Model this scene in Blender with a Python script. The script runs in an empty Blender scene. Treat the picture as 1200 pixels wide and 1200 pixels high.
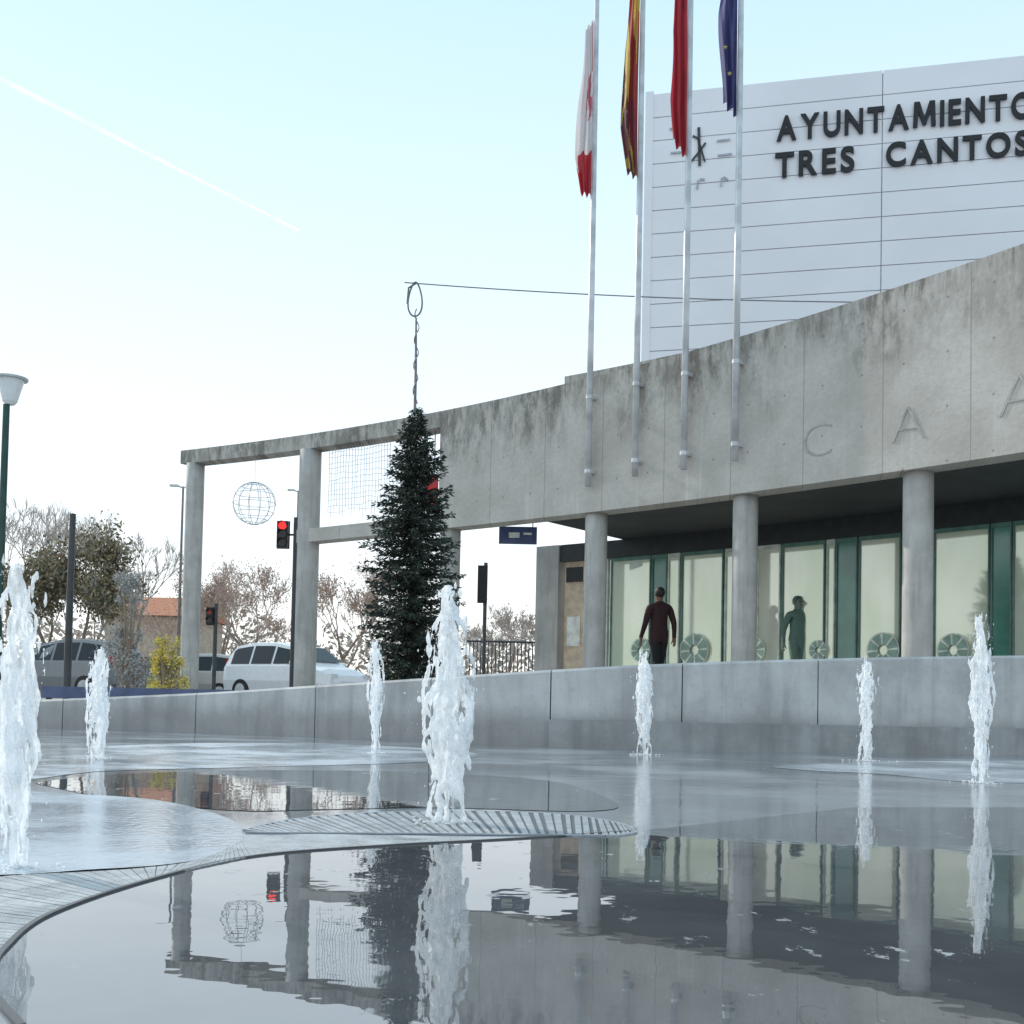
import bpy, bmesh, math, random
import numpy as np
from mathutils import Vector as V, Matrix, noise
random.seed(7)
R=random.random
U=random.uniform
col=bpy.context.scene.collection
WM={}
# ---------------------------------------------------------------- camera
F=1300.0; PPY=780.0
cam=bpy.data.cameras.new('camera'); camo=bpy.data.objects.new('camera',cam); col.objects.link(camo)
cam.sensor_width=36; cam.lens=36*F/1200; cam.shift_y=(PPY-600)/1200; cam.clip_end=9000; cam.clip_start=.02
C0=V((0,0,.25))
CM=Matrix.Rotation(math.radians(92),4,'X')@Matrix.Rotation(math.radians(1.2),4,'Z')
camo.matrix_world=Matrix.Translation(C0)@CM
bpy.context.scene.camera=camo
C3=CM.to_3x3()
def ray(x,y): return C3@V(((x-600)/F,-(y-PPY)/F,-1))
def pz(x,y,z):
    d=ray(x,y); return C0+d*((z-C0.z)/d.z)
def pY(x,y,Y):
    d=ray(x,y); return C0+d*(Y/d.y)
# ---------------------------------------------------------------- helpers
class MB:
    def __init__(s): s.v=[];s.f=[];s.m=[];s.cur=0;s.uv={}
    def face(s,pts,uv=None):
        i=len(s.v); s.v+= [tuple(p) for p in pts]; s.f.append(tuple(range(i,i+len(pts)))); s.m.append(s.cur)
        if uv: s.uv[len(s.f)-1]=uv
    def hull8(s,p):   # 4 bottom, 4 top
        i=len(s.v); s.v+=[tuple(q) for q in p]
        for q in ((3,2,1,0),(4,5,6,7),(0,1,5,4),(1,2,6,5),(2,3,7,6),(3,0,4,7)):
            s.f.append(tuple(i+k for k in q)); s.m.append(s.cur)
    def box(s,c,sz,rz=0,M=None):
        hx,hy,hz=sz[0]/2,sz[1]/2,sz[2]/2
        pts=[V((a,b,z)) for z in(-hz,hz) for a,b in((-hx,-hy),(hx,-hy),(hx,hy),(-hx,hy))]
        r=Matrix.Rotation(rz,3,'Z') if M is None else M
        s.hull8([V(c)+r@p for p in pts])
    def tube(s,path,rad,n=8,cap=True):
        path=[V(p) for p in path]
        if not hasattr(rad,'__len__'): rad=[rad]*len(path)
        i0=len(s.v)
        for k,p in enumerate(path):
            t=(path[min(k+1,len(path)-1)]-path[max(k-1,0)])
            if t.length<1e-9: t=V((0,0,1))
            t.normalize()
            a=t.cross(V((1,0,0))) if abs(t.x)<.8 else t.cross(V((0,1,0)))
            a.normalize(); b=t.cross(a)
            for j in range(n):
                th=2*math.pi*j/n
                s.v.append(tuple(p+(a*math.cos(th)+b*math.sin(th))*rad[k]))
        for k in range(len(path)-1):
            for j in range(n):
                s.f.append((i0+k*n+j,i0+k*n+(j+1)%n,i0+(k+1)*n+(j+1)%n,i0+(k+1)*n+j)); s.m.append(s.cur)
        if cap:
            s.f.append(tuple(i0+j for j in range(n))[::-1]); s.m.append(s.cur)
            e=i0+(len(path)-1)*n
            s.f.append(tuple(e+j for j in range(n))); s.m.append(s.cur)
    def ell(s,c,r,a=6,b=8,jit=0):
        i0=len(s.v); c=V(c)
        s.v.append(tuple(c+V((0,0,-r[2]))))
        for k in range(1,a):
            ph=-math.pi/2+math.pi*k/a
            for j in range(b):
                th=2*math.pi*j/b; q=1+U(-jit,jit)
                s.v.append(tuple(c+V((r[0]*math.cos(ph)*math.cos(th)*q,r[1]*math.cos(ph)*math.sin(th)*q,r[2]*math.sin(ph)*q))))
        s.v.append(tuple(c+V((0,0,r[2])))); top=len(s.v)-1
        for j in range(b):
            s.f.append((i0,i0+1+(j+1)%b,i0+1+j)); s.m.append(s.cur)
            for k in range(a-2):
                p=i0+1+k*b
                s.f.append((p+j,p+(j+1)%b,p+b+(j+1)%b,p+b+j)); s.m.append(s.cur)
            p=i0+1+(a-2)*b
            s.f.append((p+j,p+(j+1)%b,top)); s.m.append(s.cur)
    def leaf(s,c,l,w):
        d=V((U(-1,1),U(-1,1),U(-1,1))).normalized(); e=d.cross(V((U(-1,1),U(-1,1),U(-1,1)))).normalized()
        c=V(c); s.face([c-d*l/2,c+e*w/2,c+d*l/2,c-e*w/2])
    def build(s,name,mat,parent=None,smooth=False,local=False,norm=True,mats=None):
        me=bpy.data.meshes.new(name); me.from_pydata(s.v,[],s.f)
        for m in (mats or [mat]): me.materials.append(m)
        if mats: me.polygons.foreach_set('material_index',s.m)
        if s.uv:
            L=me.uv_layers.new(name='UVMap').data
            for fi,uv in s.uv.items():
                p=me.polygons[fi]
                for k,li in enumerate(p.loop_indices): L[li].uv=uv[k]
        if norm:
            bm=bmesh.new(); bm.from_mesh(me); bmesh.ops.recalc_face_normals(bm,faces=bm.faces); bm.to_mesh(me); bm.free()
        if smooth: me.polygons.foreach_set('use_smooth',[True]*len(me.polygons))
        o=bpy.data.objects.new(name,me); col.objects.link(o)
        WM[o.name]=Matrix.Identity(4)
        if parent:
            o.parent=parent
            if not local: o.matrix_parent_inverse=WM[parent.name].inverted()
        return o
def tag(o,label,cat,group=None,kind=None):
    if label:o['label']=label
    if cat:o['category']=cat
    if group:o['group']=group
    if kind:o['kind']=kind
    return o
def thing(name,label,cat,loc=(0,0,0),rz=0,group=None):
    o=bpy.data.objects.new(name,None); col.objects.link(o); o.location=loc; o.rotation_euler=(0,0,rz)
    o.empty_display_size=.1
    WM[o.name]=Matrix.Translation(V(loc)); return tag(o,label,cat,group)
# ---------------------------------------------------------------- materials
def newmat(name):
    m=bpy.data.materials.new(name); m.use_nodes=True; nt=m.node_tree
    return m,nt,nt.nodes['Principled BSDF']
def N(nt,t,**k):
    n=nt.nodes.new('ShaderNode'+t)
    for a,b in k.items(): setattr(n,a,b)
    return n
def mth(nt,op,a,b=None,clamp=False):
    n=N(nt,'Math',operation=op); n.use_clamp=clamp
    for i,x in enumerate((a,b)):
        if x is None: continue
        if isinstance(x,(int,float)): n.inputs[i].default_value=x
        else: nt.links.new(x,n.inputs[i])
    return n.outputs[0]
def mixc(nt,f,a,b,mode='MIX'):
    n=N(nt,'Mix',data_type='RGBA',blend_type=mode)
    for i,x in ((0,f),(6,a),(7,b)):
        if isinstance(x,(int,float)): n.inputs[i].default_value=x
        elif isinstance(x,tuple): n.inputs[i].default_value=(*x[:3],1)
        else: nt.links.new(x,n.inputs[i])
    return n.outputs[2]
def nz(nt,vec,scale,detail=5,rough=.55):
    n=N(nt,'TexNoise'); n.inputs['Scale'].default_value=scale; n.inputs['Detail'].default_value=detail; n.inputs['Roughness'].default_value=rough
    if vec is not None: nt.links.new(vec,n.inputs['Vector'])
    return n.outputs['Fac']
def rng(nt,x,a,b,c=0,d=1,smooth=True):
    n=N(nt,'MapRange'); n.interpolation_type='SMOOTHSTEP' if smooth else 'LINEAR'
    nt.links.new(x,n.inputs[0])
    for i,q in enumerate((a,b,c,d)): n.inputs[1+i].default_value=q
    return n.outputs[0]
def pos(nt): return N(nt,'NewGeometry').outputs['Position']
def mapv(nt,vec,sc):
    n=N(nt,'Mapping'); n.inputs['Scale'].default_value=sc; nt.links.new(vec,n.inputs['Vector']); return n.outputs[0]
def bumpn(nt,b,h,st,dist=.01):
    n=N(nt,'Bump'); n.inputs['Strength'].default_value=st; n.inputs['Distance'].default_value=dist
    nt.links.new(h,n.inputs['Height']); nt.links.new(n.outputs[0],b.inputs['Normal'])
def mat(name,c,rough=.6,metal=0,var=.18,scale=6,ior=1.45,bump=0,emit=0):
    m,nt,b=newmat(name)
    tc=N(nt,'TexCoord').outputs['Object']
    n=nz(nt,tc,scale,3)
    f=rng(nt,n,.3,.7)
    lo=tuple(x*(1-var) for x in c); hi=tuple(min(1,x*(1+var)) for x in c)
    nt.links.new(mixc(nt,f,lo,hi),b.inputs['Base Color'])
    b.inputs['Roughness'].default_value=rough; b.inputs['Metallic'].default_value=metal; b.inputs['IOR'].default_value=ior
    if bump: bumpn(nt,b,nz(nt,tc,scale*5),bump)
    if emit:
        b.inputs['Emission Color'].default_value=(*c,1); b.inputs['Emission Strength'].default_value=emit
    return m
def concrete_fascia():
    m,nt,b=newmat('stained_concrete')
    uv=N(nt,'TexCoord').outputs['UV']; s=N(nt,'SeparateXYZ'); nt.links.new(uv,s.inputs[0]); u,v=s.outputs[0],s.outputs[1]
    big=rng(nt,nz(nt,uv,.9,6,.62),.3,.72)
    c=mixc(nt,big,(.46,.425,.385),(.61,.575,.53))
    fine=rng(nt,nz(nt,uv,14,5,.7),.35,.75)
    c=mixc(nt,mth(nt,'MULTIPLY',fine,.3),c,(.31,.285,.255))
    st=rng(nt,nz(nt,mapv(nt,uv,(2.3,.8,1)),1.8,8,.76),.40,.60)
    st2=rng(nt,nz(nt,mapv(nt,uv,(9,.9,1)),1.3,5,.7),.42,.64)
    edge=mth(nt,'MULTIPLY',mth(nt,'SUBTRACT',nz(nt,mapv(nt,uv,(1.3,.6,1)),1.2,6,.7),.5),2.8)
    vv=mth(nt,'ADD',v,edge)
    top=rng(nt,vv,-1.35,-.15); top2=rng(nt,v,-.5,0)
    big2=rng(nt,nz(nt,mapv(nt,uv,(.5,.3,1)),1.3,4),.36,.6)
    d=mth(nt,'MULTIPLY',mth(nt,'MULTIPLY',st,top),mth(nt,'ADD',mth(nt,'MULTIPLY',big2,.75),.25))
    d=mth(nt,'ADD',d,mth(nt,'MULTIPLY',mth(nt,'MULTIPLY',st2,top2),.55),True)
    c=mixc(nt,mth(nt,'MULTIPLY',d,.76),c,(.12,.108,.09))
    pr=mth(nt,'MULTIPLY',rng(nt,nz(nt,mapv(nt,uv,(9,.2,1)),1.1,4),.56,.72),rng(nt,v,-2.4,-.8,1,.2))
    c=mixc(nt,mth(nt,'MULTIPLY',pr,.35),c,(.7,.675,.64))
    j=mth(nt,'LESS_THAN',mth(nt,'FRACT',mth(nt,'DIVIDE',u,1.22)),.014)
    c=mixc(nt,mth(nt,'MULTIPLY',j,.45),c,(.17,.16,.15))
    a=mth(nt,'MULTIPLY',mth(nt,'SUBTRACT',mth(nt,'FRACT',mth(nt,'DIVIDE',u,.61)),.5),.61)
    e=mth(nt,'MULTIPLY',mth(nt,'SUBTRACT',mth(nt,'FRACT',mth(nt,'DIVIDE',v,.72)),.5),.72)
    rr=mth(nt,'SQRT',mth(nt,'ADD',mth(nt,'MULTIPLY',a,a),mth(nt,'MULTIPLY',e,e)))
    c=mixc(nt,mth(nt,'MULTIPLY',mth(nt,'LESS_THAN',rr,.018),.5),c,(.12,.11,.1))
    nt.links.new(c,b.inputs['Base Color']); b.inputs['Roughness'].default_value=.88
    bumpn(nt,b,nz(nt,uv,22,4),.35,.01)
    return m
def concrete_plain(name,a,bb,wetz=None,sc=2.5):
    m,nt,b=newmat(name); p=pos(nt)
    c=mixc(nt,rng(nt,nz(nt,p,sc,6,.65),.3,.7),a,bb)
    st=rng(nt,nz(nt,mapv(nt,p,(7,7,.7)),1.2,5),.45,.7)
    c=mixc(nt,mth(nt,'MULTIPLY',st,.35),c,tuple(x*.45 for x in a))
    sp=rng(nt,nz(nt,p,45,4,.7),.55,.75)
    c=mixc(nt,mth(nt,'MULTIPLY',sp,.3),c,tuple(x*.5 for x in a))
    b.inputs['Roughness'].default_value=.8
    if wetz:
        s=N(nt,'SeparateXYZ'); nt.links.new(p,s.inputs[0])
        zz=mth(nt,'ADD',s.outputs[2],mth(nt,'MULTIPLY',nz(nt,p,2.2,6,.7),.22))
        w=rng(nt,zz,wetz[0]+.11,wetz[1]+.11,1,0)
        c=mixc(nt,mth(nt,'MULTIPLY',w,.5),c,tuple(x*.35 for x in a))
        nt.links.new(rng(nt,w,0,1,.8,.35),b.inputs['Roughness'])
    nt.links.new(c,b.inputs['Base Color']); bumpn(nt,b,nz(nt,p,60,4),.3,.006)
    return m
def wet(name,lo,hi,r0,r1,ior,sc=1.2,bump=.05,bsc=9,specks=None,stretch=(1,1,1),spk=(.15,.14,.13),k2r=(.42,.6),kr=(.635,.69)):
    m,nt,b=newmat(name); p=pos(nt); q=mapv(nt,p,stretch)
    n=rng(nt,nz(nt,q,sc,5,.62),.35,.68)
    c=mixc(nt,n,lo,hi)
    rr=rng(nt,n,0,1,r0,r1)
    if specks:
        k=rng(nt,nz(nt,mapv(nt,p,(.7,.45,1)),specks,5,.7),*kr)
        k2=rng(nt,nz(nt,p,.9,3),*k2r)
        k=mth(nt,'MULTIPLY',k,k2)
        c=mixc(nt,mth(nt,'MULTIPLY',k,.8),c,spk)
        rr=mth(nt,'ADD',rr,mth(nt,'MULTIPLY',k,.4))
    nt.links.new(c,b.inputs['Base Color']); nt.links.new(rr,b.inputs['Roughness']); b.inputs['IOR'].default_value=ior
    h=nz(nt,q,bsc,3,.5)
    bumpn(nt,b,h,bump,.02)
    return m
M_fas=concrete_fascia()
M_col=concrete_plain('column_concrete',(.41,.395,.375),(.53,.515,.495))
M_wall=concrete_plain('bench_concrete',(.42,.405,.395),(.59,.575,.565),wetz=(.10,.26))
M_ledge=concrete_plain('wet_concrete',(.27,.26,.255),(.39,.38,.375))
M_pool=wet('pool_water',(.075,.08,.088),(.12,.125,.135),.0,.035,3.3,sc=1.7,bump=.022,bsc=7,specks=24,spk=(.36,.37,.39),k2r=(.40,.6),kr=(.615,.67))
M_wet=wet('wet_paving',(.17,.18,.2),(.32,.335,.365),.06,.2,2.15,sc=1.3,bump=.05,bsc=14,specks=10,spk=(.2,.2,.21))
M_film=wet('thin_water_film',(.30,.33,.37),(.45,.48,.53),.12,.3,1.9,sc=2.2,bump=.08,bsc=30,specks=20,spk=(.55,.57,.6))
M_pale=wet('pale_wet_stone',(.27,.32,.38),(.42,.475,.54),.12,.28,2.0,sc=2.2,bump=.06,bsc=50,specks=24,spk=(.55,.57,.6))
M_slat=wet('ribbed_stone',(.3,.305,.315),(.45,.455,.465),.25,.5,1.5,sc=14,bump=.15,bsc=90)
M_dark=mat('dark_gap',(.10,.105,.11),.5)
M_rim=mat('dark_rim',(.07,.07,.072),.4)
M_grate=mat('wet_steel_grate',(.36,.38,.41),.35,.1,scale=20)
M_terr=concrete_plain('terrace_paving',(.24,.23,.22),(.36,.35,.33),sc=.7)
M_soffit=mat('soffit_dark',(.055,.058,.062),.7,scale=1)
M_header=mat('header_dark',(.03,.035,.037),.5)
M_frame=mat('window_frame_green',(.10,.21,.17),.4)
M_framew=mat('window_frame_pale',(.6,.66,.58),.4)
M_teal=mat('teal_glass',(.07,.25,.195),.12,ior=1.7,scale=2)
def glassm():
    m,nt,b=newmat('reflecting_glass'); p=pos(nt)
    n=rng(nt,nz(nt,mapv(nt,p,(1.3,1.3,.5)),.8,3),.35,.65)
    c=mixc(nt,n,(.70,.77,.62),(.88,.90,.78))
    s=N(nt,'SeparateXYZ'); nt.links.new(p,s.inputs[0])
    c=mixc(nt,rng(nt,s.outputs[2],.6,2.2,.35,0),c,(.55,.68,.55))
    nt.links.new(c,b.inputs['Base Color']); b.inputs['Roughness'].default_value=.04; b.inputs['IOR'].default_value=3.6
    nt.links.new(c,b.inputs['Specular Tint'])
    return m
M_glass=glassm()
M_white=mat('white_cladding',(.88,.86,.89),.45,var=.03,scale=.4)
M_joint=mat('cladding_joint',(.42,.41,.45),.6)
M_black=mat('black_letter',(.012,.012,.014),.45)
M_logo=mat('grey_logo',(.45,.45,.49),.5)
M_eng=mat('engraved_concrete',(.41,.385,.36),.9)
M_steel=mat('galvanised_pole',(.56,.57,.59),.4,.2,scale=3)
M_dsteel=mat('dark_steel',(.06,.065,.07),.5,.2)
M_mast=mat('grey_mast',(.2,.205,.21),.5,.2)
M_gpole=mat('green_paint',(.015,.06,.05),.4)
M_wire=mat('wire',(.2,.2,.21),.5)
M_wwire=mat('pale_wire',(.62,.64,.67),.5)
M_mark=mat('road_paint',(.75,.75,.75),.6)
M_lampglass=mat('lamp_glass',(.75,.78,.8),.25,var=.05)
# ---------------------------------------------------------------- world
w=bpy.data.worlds.new('World'); bpy.context.scene.world=w; w.use_nodes=True
nt=w.node_tree; bg=nt.nodes['Background']
sk=nt.nodes.new('ShaderNodeTexSky'); sk.sky_type='NISHITA'; sk.sun_disc=False
S=V((-.68,.55,.5)).normalized()
sk.sun_elevation=math.asin(S.z); sk.sun_rotation=math.atan2(S.x,S.y)
sk.air_density=1.0; sk.dust_density=.15; sk.ozone_density=1.0
# mixed-in haze: added pale blue, white at the horizon, brightens sky and ambient light
lum=N(nt,'RGBToBW'); nt.links.new(sk.outputs[0],lum.inputs[0])
den=mth(nt,'DIVIDE',2.2,mth(nt,'ADD',1.0,mth(nt,'MULTIPLY',lum.outputs[0],.15*1.0)))
vs=N(nt,'VectorMath',operation='SCALE'); nt.links.new(sk.outputs[0],vs.inputs[0]); nt.links.new(den,vs.inputs['Scale'])
tcw=N(nt,'TexCoord'); sp=N(nt,'SeparateXYZ'); nt.links.new(tcw.outputs['Generated'],sp.inputs[0])
el=rng(nt,sp.outputs[2],0.03,.60,0,1,False)
sky_lift=mixc(nt,el,(8.9,8.8,8.7),(4.5,6.55,7.6))
nt.links.new(mixc(nt,.80,vs.outputs[0],sky_lift),bg.inputs[0]); bg.inputs[1].default_value=.15
sl=bpy.data.lights.new('sun','SUN'); sl.energy=3.2; sl.angle=math.radians(.6); sl.color=(1,.93,.82)
so=bpy.data.objects.new('sun',sl); col.objects.link(so); so.rotation_euler=S.to_track_quat('Z','Y').to_euler()
sc=bpy.context.scene; sc.view_settings.view_transform='Standard'; sc.view_settings.look='None'; sc.view_settings.exposure=0
# ---------------------------------------------------------------- curves
def catmull(pts,n=8):
    P=[V(p) for p in pts]; out=[]
    for i in range(len(P)-1):
        a=P[max(i-1,0)];b=P[i];c=P[i+1];d=P[min(i+2,len(P)-1)]
        for k in range(n):
            t=k/n; out.append(.5*((2*b)+(c-a)*t+(2*a-5*b+4*c-d)*t*t+(3*b-a-3*c+d)*t**3))
    out.append(P[-1]); return out
HB=3.5
bot=[(1290,516),(1200,530),(1130,540),(1060,550),(960,565),(870,578),(760,592),(660,604),(540,617),(440,627),(365,634)]
bp=[pz(x,y,HB) for x,y in bot]
XS=[p.x for p in bp]; YS=[p.y for p in bp]
pf=np.polyfit(XS,YS,2)
def onC(poly,x,y):
    d=ray(x,y); Y=18.
    lo,hi=5.,60.
    for _ in range(50):
        Y=(lo+hi)/2
        if Y>np.polyval(poly,d.x/d.y*Y): hi=Y
        else: lo=Y
    return C0+d*(Y/d.y)
tops=[(1200,285),(1050,338),(870,395),(760,423),(645,452),(515,480)]
tp=[onC(pf,*t) for t in tops]
HT=sum(p.z for p in tp)/len(tp)
le=pz(212,526,HT)
pf=np.polyfit(XS+[le.x]*3,YS+[le.y]*3,3)
tp=[onC(pf,*t) for t in tops+[(365,513),(215,526)]]
pt=np.polyfit([p.x for p in tp],[p.z for p in tp],2)
def ztop(x): return float(np.polyval(pt,x))
def nrm(x):  # pointing away from the camera (back)
    dy=float(np.polyval(np.polyder(pf),x)); return V((-dy,1,0)).normalized()
def cp(x,off=0): 
    p=V((x,float(np.polyval(pf,x)),0)); return p+nrm(x)*off
def xs(a,b,n): return [a+(b-a)*i/n for i in range(n+1)]
def offpoly(off):
    q=[cp(x,off) for x in xs(-4,8,30)]; return np.polyfit([p.x for p in q],[p.y for p in q],3)
def strip(mb,X,z0,z1,o0,o1):
    s=0; prev=None; secs=[]
    for x in X:
        f=cp(x,o0); b=cp(x,o1)
        if prev is not None: s+=(f-prev).length
        prev=f; za=z0(x);zb=z1(x); zt=ztop(x)
        secs.append((s,V((f.x,f.y,za)),V((f.x,f.y,zb)),V((b.x,b.y,zb)),V((b.x,b.y,za)),zt))
    for A,B in zip(secs,secs[1:]):
        for i in range(4):
            j=(i+1)%4
            def uv(q,k): return (q[0]+(0 if k in(1,2) else .25*(i!=1 and k>2)),q[1+k].z-q[5])
            mb.face([A[1+i],B[1+i],B[1+j],A[1+j]],[uv(A,i),uv(B,i),uv(B,j),uv(A,j)])
    for q in (secs[0],secs[-1]):
        mb.face(q[1:5],[(q[0],q[1].z-q[5]),(q[0],q[2].z-q[5]),(q[0]+.4,q[3].z-q[5]),(q[0]+.4,q[4].z-q[5])])
ZT=.16; ZP=.55
X515=onC(pf,515,550).x; X645=onC(pf,645,450).x; XR=bp[0].x+.6; XL=le.x
X345=onC(pf,347,625).x
hall=thing('town_hall','long curved concrete town hall with colonnade, glazed entrance and open frame at its left end','building',(0,20,ZT))
m=MB(); strip(m,xs(X515,XR,50),lambda x:HB,ztop,0,.4); m.build('concrete_fascia',M_fas,hall,norm=True)
m=MB(); strip(m,xs(XL,X515-.003,24),lambda x:ztop(x)-.3,ztop,0,.4); m.build('frame_beam',M_fas,hall)
m=MB(); strip(m,xs(X345,X515-.003,14),lambda x:HB,lambda x:HB+.27,.01,.38); m.build('lower_beam',M_fas,hall)
XD=onC(pf,960,370).x
def lip(x): return .24*max(0,min(1,(XD-x)/(XD-X645)))
m=MB(); strip(m,xs(X645,XR,40),lambda x:ztop(x)-.2,lambda x:ztop(x)+.05+lip(x),.41,.75); m.build('roof_edge',M_fas,hall)
GO=3.0
gp=offpoly(GO)
XP=onC(gp,632,700).x
m=MB()
X=xs(X645-.3,XR,30)
for a,b in zip(X,X[1:]):
    q=[cp(a,.401),cp(b,.401),cp(b,9),cp(a,9)]
    m.hull8([V((p.x,p.y,HB+.02)) for p in q]+[V((p.x,p.y,ztop(a)-.45)) for p in q])
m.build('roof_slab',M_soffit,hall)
m=MB()
a=cp(X645-.32,GO+.4); b=cp(X645-.32,9)
m.hull8([V((p.x+dx,p.y,z)) for z in(ZT,HB+.01) for p,dx in((a,-.01),(a,.25),(b,.25),(b,-.01))]); m.build('end_wall',M_col,hall)
# platform with steps
m=MB()
X=xs(XP-.4,XR,24)
for a,b in zip(X,X[1:]):
    for k,(o0,z) in enumerate(((-1.0,.29),(-.7,.42),(-.4,ZP))):
        q=[cp(a,o0),cp(b,o0),cp(b,9-.01*k),cp(a,9-.01*k)]
        m.hull8([V((p.x,p.y,ZT-.02)) for p in q]+[V((p.x,p.y,z)) for p in q])
m.build('entrance_platform',M_terr,hall)
def column(px,z0,z1,r,off=.35):
    f=onC(pf,px,700); p=pY(px,720,f.y+off)
    m=MB(); path=[(p.x,p.y,z0+(z1-z0)*k/10) for k in range(11)]; m.tube(path,r,28)
    o=m.build('column',M_col,hall,smooth=True)
    for p_ in o.data.polygons:
        if len(p_.vertices)>4: p_.use_smooth=False
for px,z0,top,r in ((224,ZT,0,.2),(359,ZT,0,.225),(526,ZT,1,.19),(697,ZP,1,.19),(872,ZP,1,.19),(1075,ZP,1,.2)):
    f=onC(pf,px,700); column(px,z0,(HB if top else ztop(f.x)-.3)+.004,r,.22 if not top else .3)
# pier and doorway panel
m=MB(); p0=onC(gp,631,700); p1=onC(gp,657,700); t=(p1-p0); t.z=0; t.normalize(); n=V((-t.y,t.x,0))
m.hull8([V((q.x,q.y,z)) for z in(ZT,HB+.015) for q in(p0-n*.1,p1-n*.1,p1+n*.5,p0+n*.5)]); m.build('pier',M_col,hall)
zh=(onC(gp,715,652).z+onC(gp,890,640).z+onC(gp,1180,615).z)/3
def gpt(px,off=0):
    p=onC(gp,px,700); x=p.x; nn=nrm(x); return V((p.x,p.y,0))+nn*off
m=MB()
pxs=[658+ (1290-658)*i/24 for i in range(25)]
for a,b in zip(pxs,pxs[1:]):
    q=[gpt(a,-.06),gpt(b,-.06),gpt(b,.2),gpt(a,.2)]
    m.hull8([V((p.x,p.y,zh)) for p in q]+[V((p.x,p.y,HB+.018)) for p in q])
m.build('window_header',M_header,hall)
M_bei=mat('beige_panel',(.62,.49,.36),.5); M_pap=mat('paper',(.8,.8,.76),.6)
def panel(a,b,z0,z1,off0,off1,mt,name,par,):
    m=MB(); q=[gpt(a,off0),gpt(b,off0),gpt(b,off1),gpt(a,off1)]
    m.hull8([V((p.x,p.y,z)) for z in(z0,z1) for p in q]); return m.build(name,mt,par)
dr=panel(661,684,ZP,zh-.003,.02,.1,M_bei,'door',hall)
panel(663,682,zh-.42,zh-.12,.0,.018,M_black,'door_sign',dr)
panel(665,680,ZP+.9,ZP+1.5,.0,.018,M_pap,'notice',dr)
M_decal=mat('white_decal',(.8,.83,.76),.5); M_decg=mat('green_decal',(.30,.44,.36),.4)
edges=[(687,713,'g'),(716,763,'g'),(764,782,'t'),(783,797,'g'),(799,848,'g'),(850,886,'g'),(888,915,'g'),(917,967,'g'),(969,979,'g'),(980,1005,'t'),(1007,1056,'g'),(1058,1093,'g'),(1095,1160,'g'),(1162,1186,'t'),(1188,1240,'g'),(1242,1289,'g')]
wins=[]
for a,b,k in edges:
    m=MB()
    zt=zh-.002
    wpx=1.5
    for (x0,x1,za,zb) in ((a,a+wpx,ZP,zt),(b-wpx,b,ZP,zt),(a+wpx+.01,b-wpx-.01,zt-.07,zt),(a+wpx+.01,b-wpx-.01,ZP,ZP+.09)):
        q=[gpt(x0,-.03),gpt(x1,-.03),gpt(x1,.05),gpt(x0,.05)]
        m.hull8([V((p.x,p.y,z)) for z in(za,zb) for p in q])
    fr=m.build('window',M_frame if k=='t' or R()<.3 else M_framew,hall)
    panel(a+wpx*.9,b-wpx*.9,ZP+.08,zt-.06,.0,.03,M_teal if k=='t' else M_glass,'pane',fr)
    wins.append((a,b,fr))
for cx,r in ((752,14),(815,20),(885,15),(960,12),(1036,21),(1118,20)):
    fr=[w for w in wins if w[0]-1<=cx<=w[1]+1][0][2]
    c=onC(gp,cx,762); nn=nrm(c.x); t=V((nn.y,-nn.x,0)); rr=r/1300*c.y
    base=V((c.x,c.y,c.z))-nn*.05
    m=MB()
    for k in range(40):
        a0=2*math.pi*k/40;a1=2*math.pi*(k+1)/40
        def P(a,q): return base+t*math.cos(a)*q+V((0,0,1))*math.sin(a)*q
        m.cur=0; m.face([P(a0,rr*.95),P(a0,rr),P(a1,rr),P(a1,rr*.95)])
        if k%5!=0: m.cur=1; m.face([P(a0,rr*.3),P(a0,rr*.92),P(a1,rr*.92),P(a1,rr*.3)])
        else: m.cur=0; m.face([P(a0,rr*.3),P(a0,rr*.92),P(a1,rr*.92),P(a1,rr*.3)])
    m.build('fan_decal',None,fr,norm=False,mats=[M_decal,M_decg])
# ---------------------------------------------------------------- text
def text_mesh(ch,ext,offs):
    if ch=='M' and offs>0:
        P=[(0,0),(.035,.73),(.235,.73),(.41,.27),(.585,.73),(.785,.73),(.82,0),(.66,0),(.64,.47),(.475,.06),(.345,.06),(.18,.47),(.16,0)]
        bm=bmesh.new(); lo=[bm.verts.new((x,y,-ext)) for x,y in P]; hi=[bm.verts.new((x,y,ext)) for x,y in P]
        bm.faces.new(hi); bm.faces.new(lo[::-1])
        for i in range(len(P)): j=(i+1)%len(P); bm.faces.new((lo[i],lo[j],hi[j],hi[i]))
        bmesh.ops.recalc_face_normals(bm,faces=bm.faces); bmesh.ops.triangulate(bm,faces=[f for f in bm.faces if len(f.verts)>4])
        me=bpy.data.meshes.new('t'); bm.to_mesh(me); bm.free(); return me
    cu=bpy.data.curves.new('t','FONT'); cu.body=ch; cu.size=1; cu.extrude=ext; cu.offset=offs
    o=bpy.data.objects.new('t',cu); col.objects.link(o); bpy.context.view_layer.update()
    dg=bpy.context.evaluated_depsgraph_get()
    me=bpy.data.meshes.new_from_object(o.evaluated_get(dg)); bpy.data.objects.remove(o); bpy.data.curves.remove(cu); return me
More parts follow.
